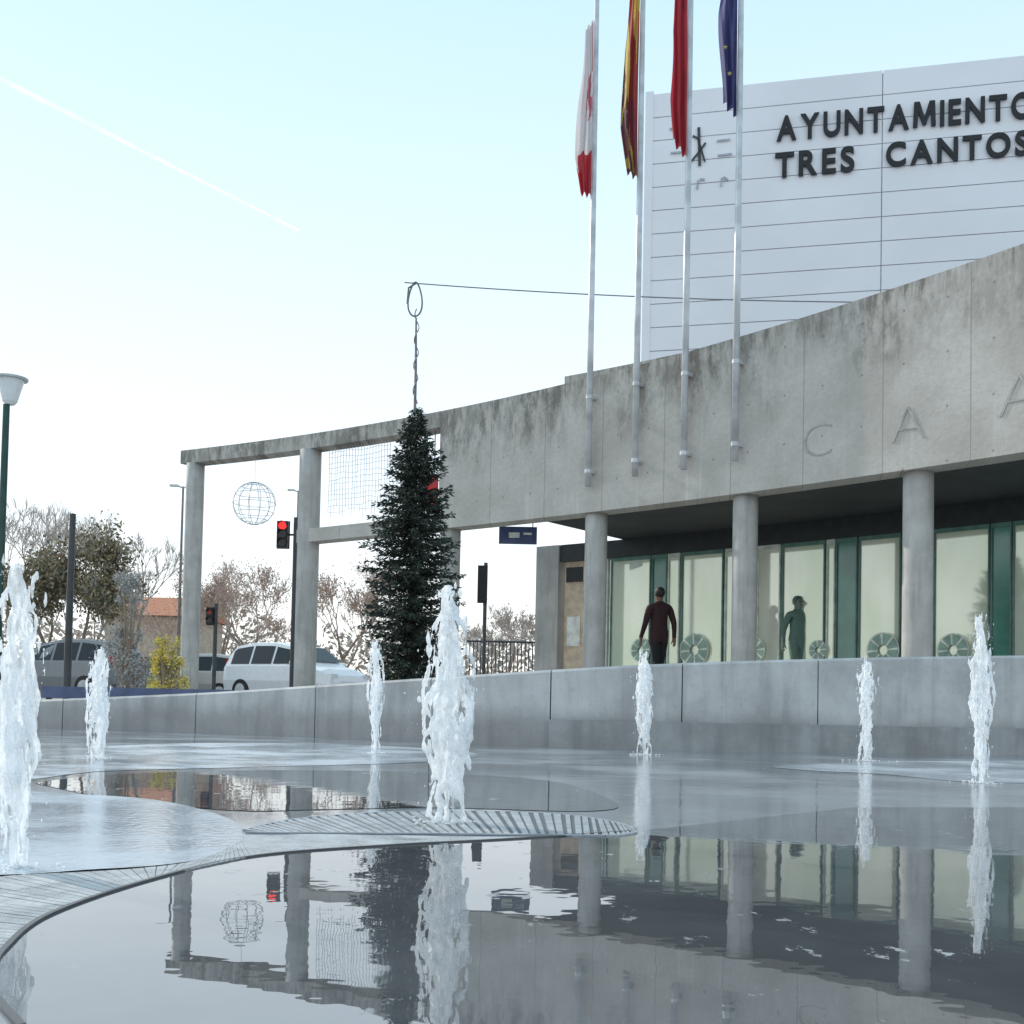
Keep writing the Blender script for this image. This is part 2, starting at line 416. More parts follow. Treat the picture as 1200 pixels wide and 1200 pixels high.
def place(me,name,mt,parent,o,t,n,sx,sy,sz=1,x0=0):
    for v in me.vertices:
        q=v.co.copy(); v.co=o+t*((q.x-x0)*sx)+V((0,0,1))*(q.y*sy)+n*(q.z*sz)
    me.name=name; me.materials.clear(); me.materials.append(mt)
    ob=bpy.data.objects.new(name,me); col.objects.link(ob); ob.parent=parent; ob.matrix_parent_inverse=WM[parent.name].inverted(); WM[ob.name]=Matrix.Identity(4); return ob
for ch,px,py,h in (('C',942,538,40),('A',1045,521,44),('A',1171,491,52)):
    p=onC(pf,px,py); nn=nrm(p.x); t=V((nn.y,-nn.x,0)); me=text_mesh(ch,.01,-.028)
    hh=h/1300*p.y/.70
    place(me,'letter',M_eng,hall,p-nn*.006,t,-nn,hh*1.12,hh,.5,min(v.co.x for v in me.vertices))
# ---------------------------------------------------------------- sign block
D0=30.
A=pY(757,405,D0); A.z=0
ut=V((1,-.235,0)).normalized(); un=V((ut.y,-ut.x,0))  # un toward camera
if un.y>0: un=-un
def onP(x,y):
    d=ray(x,y); k=(A-C0).dot(un)/d.dot(un); return C0+d*k
blk=thing('office_block','tall office block clad in white panels with black lettering behind the concrete fascia','building',(A.x,A.y,ZT))
zt=onP(768,110).z
L=24; m=MB()
q=[A-un*.05,A+ut*L-un*.05,A+ut*L-un*14,A-un*14]
m.hull8([V((p.x,p.y,z)) for z in(ZT,zt-.06) for p in q]); m.build('wall_core',M_joint,blk)
seam=(onP(1033,250)-A).dot(ut); rowh=(onP(870,183).z-onP(870,378).z)/7
zref=onP(870,183).z
cols=[0.0,seam,seam*2,seam*3,L]
m=MB()
zl=[zt]
z=zref+rowh*math.floor((zt-zref-.15)/rowh)
while z>1: zl.append(z); z-=rowh
zl.append(ZT+.05)
for za,zb in zip(zl[1:],zl):
    for ca,cb in zip(cols,cols[1:]):
        g=.012
        if cb-ca<.1: continue
        q=[A+ut*(ca+g),A+ut*(cb-g),A+ut*(cb-g)-un*.049,A+ut*(ca+g)-un*.049]
        m.hull8([V((p.x,p.y,za+g)) for p in q]+[V((p.x,p.y,zb-g)) for p in q])
m.build('panel_cladding',M_white,blk)
m=MB(); q=[A+un*.04-ut*.12,A+un*.04+ut*.1,A-un*.3+ut*.1,A-un*.3-ut*.12]
m.hull8([V((p.x,p.y,z)) for z in(ZT,zt+.06) for p in q]); m.build('corner_trim',M_white,blk)
def word(txt,s,e,hpx):
    a=onP(*s); b=onP(*e); W=(b-a).dot(ut); H=hpx/1300*a.y
    ms=[text_mesh(c,.06,.027) for c in txt]; gap=.15
    ex=[(min(v.co.x for v in q.vertices),max(v.co.x for v in q.vertices)) for q in ms]
    tot=sum(y-x for x,y in ex)+gap*(len(ms)-1); sx=W/tot
    cap=max(v.co.y for v in ms[0].vertices) if txt[0]!='C' else .74
    x=0
    for q,(lo,hi) in zip(ms,ex):
        place(q,'letter',M_black,blk,V((a.x,a.y,a.z))+un*.06+ut*x*sx,ut,un,sx,H/cap,.5,lo); x+=hi-lo+gap
word('AYUNTAMIENTO',(910,166),(1211,137.5),29)
word('TRES',(908,209),(1001,200),29)
word('CANTOS',(1038,196),(1205,181),29)
def stroke(pts,wd,name,mt):
    m=MB()
    for (x0,y0),(x1,y1) in zip(pts,pts[1:]):
        a=onP(x0,y0)+un*.03;b=onP(x1,y1)+un*.03; t=(b-a).normalized(); s=t.cross(un)*wd/2
        m.hull8([a-s,b-s,b+s,a+s]+[p+un*.02 for p in(a-s,b-s,b+s,a+s)])
    return m
m=stroke([(819,150),(820,195)],.075,'x',M_black)
for P in ([(812,160),(818,163),(826,190)],[(810,190),(820,178),(827,168)]):
    q=stroke(P,.05,'',None); o=len(m.v); m.v+=q.v; m.f+=[tuple(i+o for i in f) for f in q.f]; m.m+=q.m
m.build('logo',M_dsteel,blk)
for P in ([(785,152),(806,150)],[(840,166),(856,164)],[(786,180),(800,179)],[(841,183),(858,181)],[(818,212),(817,222)],[(820,211),(826,211)],[(846,209),(845,219)],[(848,208),(853,212)]):
    stroke(P,.05,'',None).build('logo_mark',M_logo,blk)
# ---------------------------------------------------------------- flagpoles and flags
def flagmat(name):
    m,nt,b=newmat(name); c=N(nt,'VertexColor'); c.layer_name='dye'
    n=nz(nt,N(nt,'TexCoord').outputs['Object'],40,3)
    cc=mixc(nt,mth(nt,'MULTIPLY',n,.2),c.outputs[0],(0.02,.02,.02)); nt.links.new(cc,b.inputs['Base Color']); b.inputs['Roughness'].default_value=.75
    t=N(nt,'BsdfTranslucent'); nt.links.new(cc,t.inputs[0]); x=N(nt,'MixShader'); x.inputs[0].default_value=.35
    nt.links.new(b.outputs[0],x.inputs[1]); nt.links.new(t.outputs[0],x.inputs[2]); nt.links.new(x.outputs[0],nt.nodes['Material Output'].inputs['Surface'])
    return m
M_flag=flagmat('flag_cloth')
def flag(name,label,top,bottomz,wd,fn,seed,dirv):
    rs=random.Random(seed); m=MB(); nu,nv=36,70; L=top.z-bottomz
    cols_=[]
    ph=[rs.uniform(0,6) for _ in range(6)]
    def pt(i,j):
        u=i/nu; v=j/nv
        wv=wd*(.5+.5*min(1,v*2.2)+.12*math.sin(v*7+ph[0]))*(1-.45*max(0,v-.8)/.2*(.5+.5*math.sin(ph[3])))
        x=.05+u*wv
        y=(.04+.05*v)*math.sin(u*13+ph[1]+1.3*math.sin(v*4+ph[2]))+.02*math.sin(u*27+v*9+ph[4])
        z=top.z-v*L*(1-.10*u*(.5+.5*math.sin(ph[5]+2)))-.14*u*(1-v)
        return top*1+dirv*x+V((0,1,0))*y+V((0,0,z-top.z))
    for i in range(nu):
        for j in range(nv):
            m.face([pt(i,j),pt(i+1,j),pt(i+1,j+1),pt(i,j+1)]); cols_.append(fn((i+.5)/nu,(j+.5)/nv))
    o=m.build(name,M_flag,smooth=False,norm=False)
    me=o.data; ca=me.color_attributes.new('dye','FLOAT_COLOR','CORNER')
    for p,c in zip(me.polygons,cols_):
        for li in p.loop_indices: ca.data[li].color=(*c,1)
    bm=bmesh.new(); bm.from_mesh(me); bmesh.ops.remove_doubles(bm,verts=bm.verts,dist=1e-5); bm.to_mesh(me); bm.free()
    me.polygons.foreach_set('use_smooth',[True]*len(me.polygons))
    return tag(o,label,'flag')
WH=(.8,.77,.79);RD=(.55,.055,.075);YE=(.75,.54,.13);BL=(.10,.10,.26);DR=(.28,.05,.07)
def f1(u,v):
    if v>.76: return RD if u<.8 or v>.86 else WH
    if .30<v<.56 and u<.42 and (noise.noise(V((u*6,v*14,1)))>-.1): return (.6,.2,.25)
    if .02<v<.3 and u<.15: return (.65,.3,.32)
    return WH
def f2(u,v):
    k=v+.55*u+.06*noise.noise(V((u*4,v*6,3)))
    if k<.62: return YE if u>.2 or v<.3 else (.5,.08,.05)
    if k<.86: return (.42,.06,.05)
    if k<1.04: return DR if u<.6 else YE
    return (.22,.08,.09) if noise.noise(V((u*7,v*12,5)))>-.15 else YE
def f3(u,v): return RD if noise.noise(V((u*3,v*8,8)))>-.35 else (.45,.04,.055)
def f4(u,v): 
    return BL
poles=[((689,570),(700,0),230,24,f1),((744,558),(750,0),210,-70,f2),((801,550),(807,0),184,-80,f3),((861,540),(868,0),136,-90,f4)]
lab=['leftmost flagpole, carrying the white and red flag','second flagpole from the left, carrying the yellow and red flag','third flagpole from the left, carrying the plain red flag','rightmost flagpole, carrying the dark blue flag']
flab=['limp white flag with a red lower end','limp yellow and red striped flag','limp plain red flag','limp dark blue flag with gold stars']
for k,(b_,t_,fb,ft,fn) in enumerate(poles):
    f=onC(pf,*b_); nn=nrm(f.x); p=pY(b_[0],b_[1],f.y-.17)
    zb=p.z; ztp=pY(t_[0],-120,p.y).z
    pl=thing('flagpole',lab[k],'flagpole',(p.x,p.y,zb),0,'flagpoles on the concrete fascia')
    m=MB(); m.tube([(p.x,p.y,zb),(p.x,p.y,zb+3),(p.x,p.y,ztp)],[.055,.052,.038],14); m.build('pole',M_steel,pl,smooth=True)
    m=MB(); m.ell((p.x,p.y,ztp+.05),(.06,.06,.06)); m.build('finial',M_steel,pl)
    for dz in(.25,1.5):
        m=MB(); c=V((p.x,p.y,zb+dz)); fd=(cp(p.x)-V((p.x,p.y,0))).dot(nrm(p.x))
        m.box(c+nn*(fd/2+.005),(.1,fd,.05),math.atan2(nn.y,nn.x)-math.pi/2); m.tube([c-V((0,0,.03)),c+V((0,0,.03))],.062,14); m.build('bracket',M_steel,pl)
    tz=pY(t_[0],ft,p.y).z; bz=pY(b_[0],fb,p.y).z
    dv=V((-1,.15,0)).normalized()
    fl=flag('flag',flab[k],V((p.x,p.y-.02,tz)),bz,.25,fn,11+k*5,dv)
    if k==3:
        M_gold=mat('gold_star',(.5,.38,.08),.6)
        for (sx,sy) in((856,86),(851,55)):
            c=pY(sx-1,sy,p.y-.14); m=MB()
            m.face([c+V((math.cos(math.pi/2+a*math.pi/5)*r_,0,math.sin(math.pi/2+a*math.pi/5)*r_)) for a,r_ in((i,.04 if i%2==0 else .016) for i in range(10))]); m.build('star',M_gold,fl,norm=False)
# ---------------------------------------------------------------- fountain wall and ground
wl=[(-120,823,8.7),(-80,822,8.6),(40,820,8.3),(230,812,7.9),(370,803,7.4),(520,793,6.9),(660,784,6.6),(800,777,6.6),(1000,771,6.8),(1200,768,7.1),(1320,767,7.4),(1380,767,7.6)]
wp=catmull([pY(x,y,d) for x,y,d in wl],10)
def wall_n(i):
    t=wp[min(i+1,len(wp)-1)]-wp[max(i-1,0)]; t.z=0; t.normalize(); return V((-t.y,t.x,0))
fw=thing('fountain_wall','low curved concrete bench wall around the back of the fountain','wall',(wp[60].x,wp[60].y,0))
def pidx(px):
    best=min(range(len(wp)),key=lambda i:abs((wp[i]-C0).dot(C3.col[0])/max(.1,-(wp[i]-C0).dot(C3.col[2]))*F+600-px)); return best
cuts=[0,pidx(70),pidx(232),pidx(370),pidx(505),pidx(640),pidx(805),pidx(968),pidx(1140),len(wp)-1]
for a,b in zip(cuts,cuts[1:]):
    if b<=a: continue
    m=MB(); S_=[]
    for i in range(a,b+1):
        p=wp[i].copy(); n=wall_n(i); t=V((n.y,-n.x,0))
        if i==a: p+=t*.004
        if i==b: p-=t*.004
        h=max(p.z,.17); bv=.015
        f=V((p.x,p.y,0)); g=f+n*.42
        S_.append([f,f+V((0,0,h-bv)),f+n*bv+V((0,0,h)),g-n*bv+V((0,0,h)),g+V((0,0,h-bv)),g])
    for s0,s1 in zip(S_,S_[1:]):
        for k in range(5): m.face([s0[k],s1[k],s1[k+1],s0[k+1]])
    m.face(S_[0]); m.face(S_[-1]); m.build('wall_block',M_wall,fw)
m=MB(); i0=pidx(640)
for i in range(i0,len(wp)-1):
    q=[]
    for k in(i,i+1):
        n=wall_n(k); f=V((wp[k].x,wp[k].y,0)); e=min(1,(k-i0)/12); q.append((f-n*(.03+.14*e),f-n*.004))
    h=.165
    m.hull8([q[0][0],q[1][0],q[1][1],q[0][1]]+[v+V((0,0,h)) for v in(q[0][0],q[1][0],q[1][1],q[0][1])])
m.build('lower_ledge',M_ledge,fw)
def sheet(name,poly,z,mt,kind='structure',label=None,cat=None):
    m=MB(); m.face([V((p.x,p.y,z)) for p in poly]); o=m.build(name,mt,norm=False)
    if o.data.polygons[0].normal.z<0: o.data.flip_normals()
    return tag(o,label,cat,None,kind)
sheet('plaza_ground',[V((-4000,-4000,0)),V((4000,-4000,0)),V((4000,9,0)),V((-4000,9,0))],0,M_wet)
back=[V((wp[i].x,wp[i].y,0))+wall_n(i)*.2 for i in range(0,len(wp),3)]
m=MB()
pts=[V((-4000,back[0].y,0))]+back+[V((4000,back[-1].y,0))]
for a,b in zip(pts,pts[1:]):
    m.face([V((a.x,a.y,ZT)),V((b.x,b.y,ZT)),V((b.x,6000,ZT)),V((a.x,6000,ZT))])
    if abs(a.x)>3000 or abs(b.x)>3000: m.face([V((a.x,a.y,-.01)),V((b.x,b.y,-.01)),V((b.x,b.y,ZT)),V((a.x,a.y,ZT))])
o=m.build('terrace_ground',M_terr); tag(o,None,None,None,'structure')
# road beyond
def rect(x0,x1,y0,y1): return [V((x0,y0,0)),V((x1,y0,0)),V((x1,y1,0)),V((x0,y1,0))]
sheet('road',rect(-300,2,28,36),ZT+.004,mat('asphalt',(.05,.05,.052),.85,scale=20))
m=MB(); m.box((-149,27.85,ZT+.06),(302,.25,.12)); tag(m.build('kerb',M_terr),None,None,None,'structure')
m=MB()
for k in range(30): m.face([V((-80+k*2.6,32,ZT+.008)),V((-78.6+k*2.6,32,ZT+.008)),V((-78.6+k*2.6,32.12,ZT+.008)),V((-80+k*2.6,32.12,ZT+.008))])
tag(m.build('road_marking',M_mark,norm=False),None,None,None,'structure')
# pool, rim, slats, grate
def g(x,y,z=0): return pz(x,y,z)
rim_px=[(25,1205),(-8,1165),(-6,1138),(4,1115),(60,1072),(180,1031),(300,1004),(450,992),(600,984),(740,975)]
rim=catmull([g(*p) for p in rim_px],8)
poolp=rim+[V((.9,2.9,0)),V((1.8,3.1,0)),V((2.6,2.7,0)),V((2.8,1.6,0)),V((2.2,.4,0)),V((1,-.3,0)),V((.1,.1,0)),V((-.25,.45,0))]
sheet('pool_water',poolp,.0008,M_pool)
pool2=[(40,918),(130,908),(300,903),(480,905),(640,915),(720,940),(690,951),(520,947),(380,949),(270,950),(130,936)]
sheet('rear_pool',catmull([g(*p) for p in pool2]+[g(*pool2[0])],5)[:-1],.0012,M_pool)
slab=[(-250,1030),(-250,945),(-60,925),(60,930),(180,938),(262,958),(284,980),(270,1000),(200,1014),(100,1021),(0,1027)]
sheet('stone_slab',catmull([g(*p) for p in slab]+[g(*slab[0])],5)[:-1],.0022,M_pale)
ice=[(-100,905),(30,882),(180,872),(330,871),(480,876),(560,884),(500,893),(300,899),(120,904),(20,914)]
sheet('pale_paving',catmull([g(*p) for p in ice]+[g(*ice[0])],5)[:-1],.001,M_film)
ice2=[(900,899),(1000,894),(1100,892),(1300,895),(1300,914),(1150,917),(1040,908),(950,903)]
sheet('pale_paving',catmull([g(*p) for p in ice2]+[g(*ice2[0])],5)[:-1],.001,M_film)
inn=catmull([g(*p) for p in [(-8,1165),(-6,1138),(4,1115),(60,1072),(180,1031),(300,1004)]],40)
# outer edge of ribbed paving
out_px=[(-330,1165),(-260,1100),(-130,1050),(0,1029),(130,1022),(230,1010),(285,985)]
outer=catmull([g(*p) for p in out_px],40)
def resamp(P,n):
    d=[0]
    for a,b in zip(P,P[1:]): d.append(d[-1]+(b-a).length)
    o=[]
    for k in range(n):
        t=d[-1]*k/(n-1); i=max(j for j in range(len(d)) if d[j]<=t+1e-9); i=min(i,len(P)-2)
        q=(t-d[i])/max(1e-9,d[i+1]-d[i]); o.append(P[i].lerp(P[i+1],q))
    return o
nS=62
A_=resamp(inn,nS*2+1); B_=resamp(outer,nS*2+1)
m=MB()
for k in range(nS):
    i=k*2; j=i+2
    a0,a1,b0,b1=A_[i],A_[j],B_[i],B_[j]
    a1=a0.lerp(a1,.9); b1=b0.lerp(b1,.9)
    for s,e in((.012,.495),(.505,.985)):
        q=[a0.lerp(b0,s),a1.lerp(b1,s),a1.lerp(b1,e),a0.lerp(b0,e)]
        zz=.0030+U(-.0003,.0003)
        m.hull8([V((p.x,p.y,.0005)) for p in q]+[V((p.x,p.y,zz)) for p in q])
tag(m.build('ribbed_paving',M_slat),None,None,None,'structure')
sheet('joint_bed',A_+B_[::-1],.0016,M_dark)
m=MB()
for a,b in zip(rim,rim[1:]):
    t=(b-a).normalized(); n=V((-t.y,t.x,0))*.0032
    m.hull8([V((p.x,p.y,.0004)) for p in(a-n,b-n,b+n,a+n)]+[V((p.x,p.y,.0034)) for p in(a-n,b-n,b+n,a+n)])
tag(m.build('pool_rim',M_rim),None,None,None,'structure')
# paved strip between the grate and the pool rim
ap=catmull([g(*p) for p in [(284,984),(350,979),(450,980),(600,982),(745,977)]],10)
ap2=catmull([g(*p) for p in [(298,1003.5),(450,991.5),(600,983.6),(742,977.5)]],13)
sheet('paved_strip',ap+ap2[::-1],.0024,M_slat)
gr=thing('drain_grate','crescent shaped slotted drain grate between the two pools','grate',tuple(g(520,968)))
up=resamp(catmull([g(*p) for p in [(288,974),(330,964),(390,957),(460,953),(530,952),(600,953),(670,957),(720,965),(745,974)]],20),200)
lo=resamp(catmull([g(*p) for p in [(288,976),(350,977),(430,977.5),(520,978),(600,979),(680,980),(720,980),(747,976)]],20),200)
m=MB()
nb=46
for k in range(nb):
    i=int(k*199/nb); j=int((k+.62)*199/nb)
    sh=7
    q=[lo[min(i+sh,199)],lo[min(j+sh,199)],up[j],up[i]]
    m.hull8([V((p.x,p.y,.0008)) for p in q]+[V((p.x,p.y,.0034)) for p in q])
m.build('bars',M_grate,gr)
for E,sg in((up,1),(lo,-1)):
    m=MB()
    for a,b in zip(E[::4],E[4::4]):
        t=(b-a).normalized(); n=V((-t.y,t.x,0))*.007*sg
        m.hull8([V((p.x,p.y,.0006)) for p in(a,b,b+n,a+n)]+[V((p.x,p.y,.0037)) for p in(a,b,b+n,a+n)])
    m.build('frame',M_grate,gr)
m=MB(); m.face([V((p.x,p.y,.0014)) for p in up[::4]+lo[::-4]]); m.build('slot_bed',M_dark,gr,norm=False)
# ---------------------------------------------------------------- water jets
def watermat():
    m,nt,b=newmat('foaming_water')
    b.inputs['Base Color'].default_value=(.95,.96,.97,1); b.inputs['Roughness'].default_value=.4; b.inputs['IOR'].default_value=1.33
    t=N(nt,'BsdfTranslucent'); t.inputs[0].default_value=(.97,.98,.99,1)
    m1=N(nt,'MixShader'); m1.inputs[0].default_value=.5; nt.links.new(b.outputs[0],m1.inputs[1]); nt.links.new(t.outputs[0],m1.inputs[2])
    tr=N(nt,'BsdfTransparent'); tr.inputs[0].default_value=(.98,.99,1,1)
    m2=N(nt,'MixShader'); f=rng(nt,nz(nt,mapv(nt,pos(nt),(1,1,.22)),46,4,.65),.38,.62,.32,.92)
    nt.links.new(f,m2.inputs[0])
    nt.links.new(tr.outputs[0],m2.inputs[1]); nt.links.new(m1.outputs[0],m2.inputs[2])
    nt.links.new(m2.outputs[0],nt.nodes['Material Output'].inputs['Surface'])
    return m
M_water=watermat()
tex=bpy.data.textures.new('froth','CLOUDS'); tex.noise_scale=.025; tex.noise_depth=4
def jet(px,pt_,pb,wpx,label,seed,lean=0,stem=.18,prof=None,split=.3):
    rs=random.Random(seed); b=g(px,pb); top=pY(px+lean,pt_,b.y); H=top.z; Rw=wpx/2/1300*b.y; lx=(top.x-b.x)
    r=thing('water_jet',label,'water jet',(b.x,b.y,0),0,'fountain jets')
    m=MB()
    prof=prof or [(0,stem),(.15,stem*1.2),(.35,.7),(.6,.95),(.8,.8),(.93,.62),(1,.3)]
    def wd(t):
        for (a,x),(c,y) in zip(prof,prof[1:]):
            if a<=t<=c: return Rw*(x+(y-x)*(t-a)/(c-a))
        return Rw*.3
    ph=[rs.uniform(0,6.28) for _ in range(12)]
    path=[];rad=[]
    for k in range(70):
        t=k/69
        path.append((b.x+lx*t+.2*Rw*math.sin(t*9+ph[0])*min(1,t*3),b.y+.16*Rw*math.sin(t*8+ph[1]),H*t*.98))
        rad.append(max(.10*Rw,wd(t)*(.36+.3*noise.noise(V((t*11,seed,0))))))
    m.tube(path,rad,10)
    for s in range(34):
        a=rs.uniform(0,6.28); t0=rs.uniform(.4,.99); t1=t0-rs.uniform(.3,.9); t1=max(t1,0); rr=rs.uniform(.3,1.1); n=40
        path=[];rad=[]
        for k in range(n):
            q=k/(n-1); t=t0+(t1-t0)*q
            w_=max(wd(t),Rw*(.3+split)*q)*rr*min(1,q*3+.25)
            path.append((b.x+lx*t+math.cos(a+q*.5)*w_+.26*Rw*noise.noise(V((t*7,s,seed))),b.y+math.sin(a+q*.5)*w_+.26*Rw*noise.noise(V((t*7,s+40,seed))),H*t))
            rad.append(Rw*max(.014,(.085+.15*noise.noise(V((t*11,s*3.1,seed+9))))*(1-.45*q)))
        m.tube(path,rad,6)
    for s in range(90):
        t=rs.betavariate(2.6,1.2); a=rs.uniform(0,6.28); w_=wd(t)*math.sqrt(rs.random())*1.1
        q=Rw*rs.uniform(.025,.07); m.ell((b.x+lx*t+math.cos(a)*w_,b.y+math.sin(a)*w_,H*t),(q,q,q*rs.uniform(2,9)),5,7,.15)
    o=m.build('water_column',M_water,r,smooth=True)
    md=o.modifiers.new('join','REMESH'); md.mode='VOXEL'; md.voxel_size=max(.0020,Rw*.055); md.use_smooth_shade=True
    dm=o.modifiers.new('froth','DISPLACE'); dm.texture=tex; dm.strength=Rw*.24; dm.mid_level=.5; dm.texture_coords='LOCAL'
    m=MB()
    for s in range(330):
        t=rs.random()**.7; a=rs.uniform(0,6.28); w_=(max(wd(t),Rw*.6))*(.5+1.2*rs.random()**1.8)*(1.1-t*.25)
        q=Rw*(.008+.026*rs.random()**3); m.ell((b.x+lx*t+math.cos(a)*w_,b.y+math.sin(a)*w_,H*t*1.0+q),(q,q,q*rs.uniform(1,3.2)),4,6,.1)
    m.build('droplets',M_water,r,smooth=True)['kind']='stuff'
    m=MB()
    for s in range(70):
        a=rs.uniform(0,6.28); w_=Rw*abs(rs.gauss(0,.9)); q=Rw*rs.uniform(.03,.09)
        m.ell((b.x+math.cos(a)*w_,b.y+math.sin(a)*w_,.004),(q,q,q*.5),4,6)
    m.build('splash_foam',M_water,r,smooth=True)['kind']='stuff'
    return r
full=[(0,.35),(.1,.5),(.3,.8),(.6,.95),(.85,1),(.95,.75),(1,.35)]
jet(18,652,1018,62,'large jet at the left edge of the fountain, rising from the pale slab',1,lean=0,prof=full)
jet(113,760,890,30,'small jet at left in front of the low blue barrier',2,lean=4,prof=[(0,.5),(.3,.8),(.7,.85),(.9,.7),(1,.3)])
jet(440,750,883,22,'slim jet below the dark fir tree',3)
jet(522,683,965,64,'tall central jet rising through the slotted grate',4,lean=4,prof=[(0,.2),(.15,.3),(.32,.75),(.5,1),(.68,.85),(.85,.62),(.95,.45),(1,.25)],split=.5)
jet(755,764,885,26,'short jet in front of the bench wall, below the person in burgundy',5)
jet(1015,774,892,28,'short jet below the grey green silhouette figure',6,prof=[(0,.2),(.35,.25),(.55,.5),(.8,1),(.92,.7),(1,.3)])
jet(1150,720,918,34,'thin tall jet nearest the right edge',7,prof=[(0,.25),(.3,.3),(.45,.8),(.7,.8),(.85,.55),(1,.35)])
# ---------------------------------------------------------------- trees
def fir(base,H,Rb,label):
    r=thing('fir_tree',label,'tree',tuple(base))
    m=MB(); m.tube([base,base+V((0,0,H*.5)),base+V((0,0,H*.98))],[.07,.045,.01],8); m.build('trunk',mat('fir_bark',(.06,.045,.035),.9),r)
    m=MB()
    z=.25; lay=0
    while z<H*.985:
        t=z/H; env=Rb*min(1,((1-t)*2.5)**.75)
        nb=max(6,int(17*min(1,env/Rb+.3)))
        sect=[.82+.34*R() for _ in range(7)]
        for k in range(nb):
            a=6.283*k/nb+U(-.3,.3)+lay; L=env*U(.68,1.08)*sect[int((a%6.283)/6.284*7)]
            if L<.05: L=.05
            dz=-.12*L+(.4*L if t>.75 else 0)+U(-.07,.07)
            d=V((math.cos(a),math.sin(a),0)); p0=base+V((0,0,z+U(-.05,.05)))
            n=max(3,int(L/.055))
            for q in range(n):
                f=(q+.6)/n; p=p0+d*L*f+V((0,0,dz*f+.16*L*f*f))
                sw=.15*(1.2-f)+.035
                for s in range(9):
                    sd=d.cross(V((0,0,1)))*U(-1,1)*sw+V((0,0,U(-.06,.035)))+d*U(-.02,.05)
                    c=p+sd*.6; dirn=(d*.7+sd.normalized()*.8+V((0,0,U(-.3,.25)))).normalized()
                    e=dirn.cross(V((U(-1,1),U(-1,1),U(-1,1)))).normalized()
                    l=U(.045,.09); w_=U(.013,.024); m.cur=0 if R()<.45 else (1 if R()<.65 else 2)
                    m.face([c-dirn*l/2,c+e*w_/2,c+dirn*l/2,c-e*w_/2])
        lay+=1.1; z+=(.092 if t<.6 else .075)*U(.85,1.15)
    m.build('crown',None,r,norm=False,mats=[mat('fir_dark',(.024,.036,.028),.7),mat('fir_mid',(.042,.06,.047),.7),mat('fir_light',(.08,.105,.08),.7)])
b=pY(481,800,13.5); tz=pY(483,482,13.5).z
fir(V((b.x,b.y,ZT)),tz-ZT,.57,'dark green fir tree standing in front of the concrete frame')
M_bark=mat('bare_bark',(.3,.235,.19),.9); M_tw1=mat('twig_rosy',(.52,.40,.34),.9); M_tw2=mat('twig_grey',(.52,.47,.43),.9)
M_lf=[mat('leaf_olive',(.24,.215,.13),.8),mat('leaf_brown',(.38,.28,.18),.8),mat('leaf_dark',(.13,.13,.09),.8)]
def bare(base,H,spread,label,twig,seed,leaves=0,lm=None,depth=6,name='bare_tree',ls=(.09,.19),tw0=.011):
    rs=random.Random(seed); r=thing(name,label,'tree',tuple(base))
    tr=MB(); tw=MB(); tips=[]
    def grow(p,d,L,rad,lv):
        path=[p]; q=p.copy(); dd=d.copy(); n=3
        for k in range(n):
            dd=(dd+V((rs.uniform(-.22,.22),rs.uniform(-.22,.22),rs.uniform(-.05,.16)))).normalized(); q=q+dd*L/n; path.append(q.copy())
        mb=tr if lv<2 else tw
        mb.tube(path,[rad,rad*.88,rad*.76,rad*.62],6 if lv<2 else 3,cap=False)
        if lv>=depth-2: tips.extend(path[1:])
        if lv>=depth: return
        for c in range(3 if lv<depth-1 else 4):
            a=rs.uniform(0,6.28); sp=rs.uniform(.35,.85)*spread
            s=path[rs.choice((2,3,3))]
            u=dd.cross(V((math.cos(a),math.sin(a),.3))).normalized()
            grow(s,(dd+u*sp+V((0,0,.12))).normalized(),L*rs.uniform(.62,.82),max(rad*.55,tw0),lv+1)
    grow(base,V((0,0,1)),H*.25,H*.016,0)
    tr.build('trunk',M_bark,r,smooth=True)
    if leaves:
        tw.m=[0]*len(tw.f)
        for k in range(leaves):
            c=rs.choice(tips)+V((rs.gauss(0,.14),rs.gauss(0,.14),rs.gauss(0,.14)))*H/5; tw.cur=1+(0 if rs.random()<.5 else (1 if rs.random()<.6 else 2)); tw.leaf(c,U(*ls),U(*ls)*.55)
        tw.build('crown',None,r,norm=False,mats=[twig]+(lm or M_lf))
    else: tw.build('crown',twig,r,norm=False)
    return r
def gb(px,Y): p=pY(px,815,Y); return V((p.x,p.y,ZT))
def hh(px,py,Y): return pY(px,py,Y).z-ZT
M_rust=[mat('leaf_rosy',(.46,.34,.28),.85),mat('leaf_rosy_pale',(.56,.44,.37),.85),mat('leaf_rosy_dark',(.34,.25,.2),.85)]
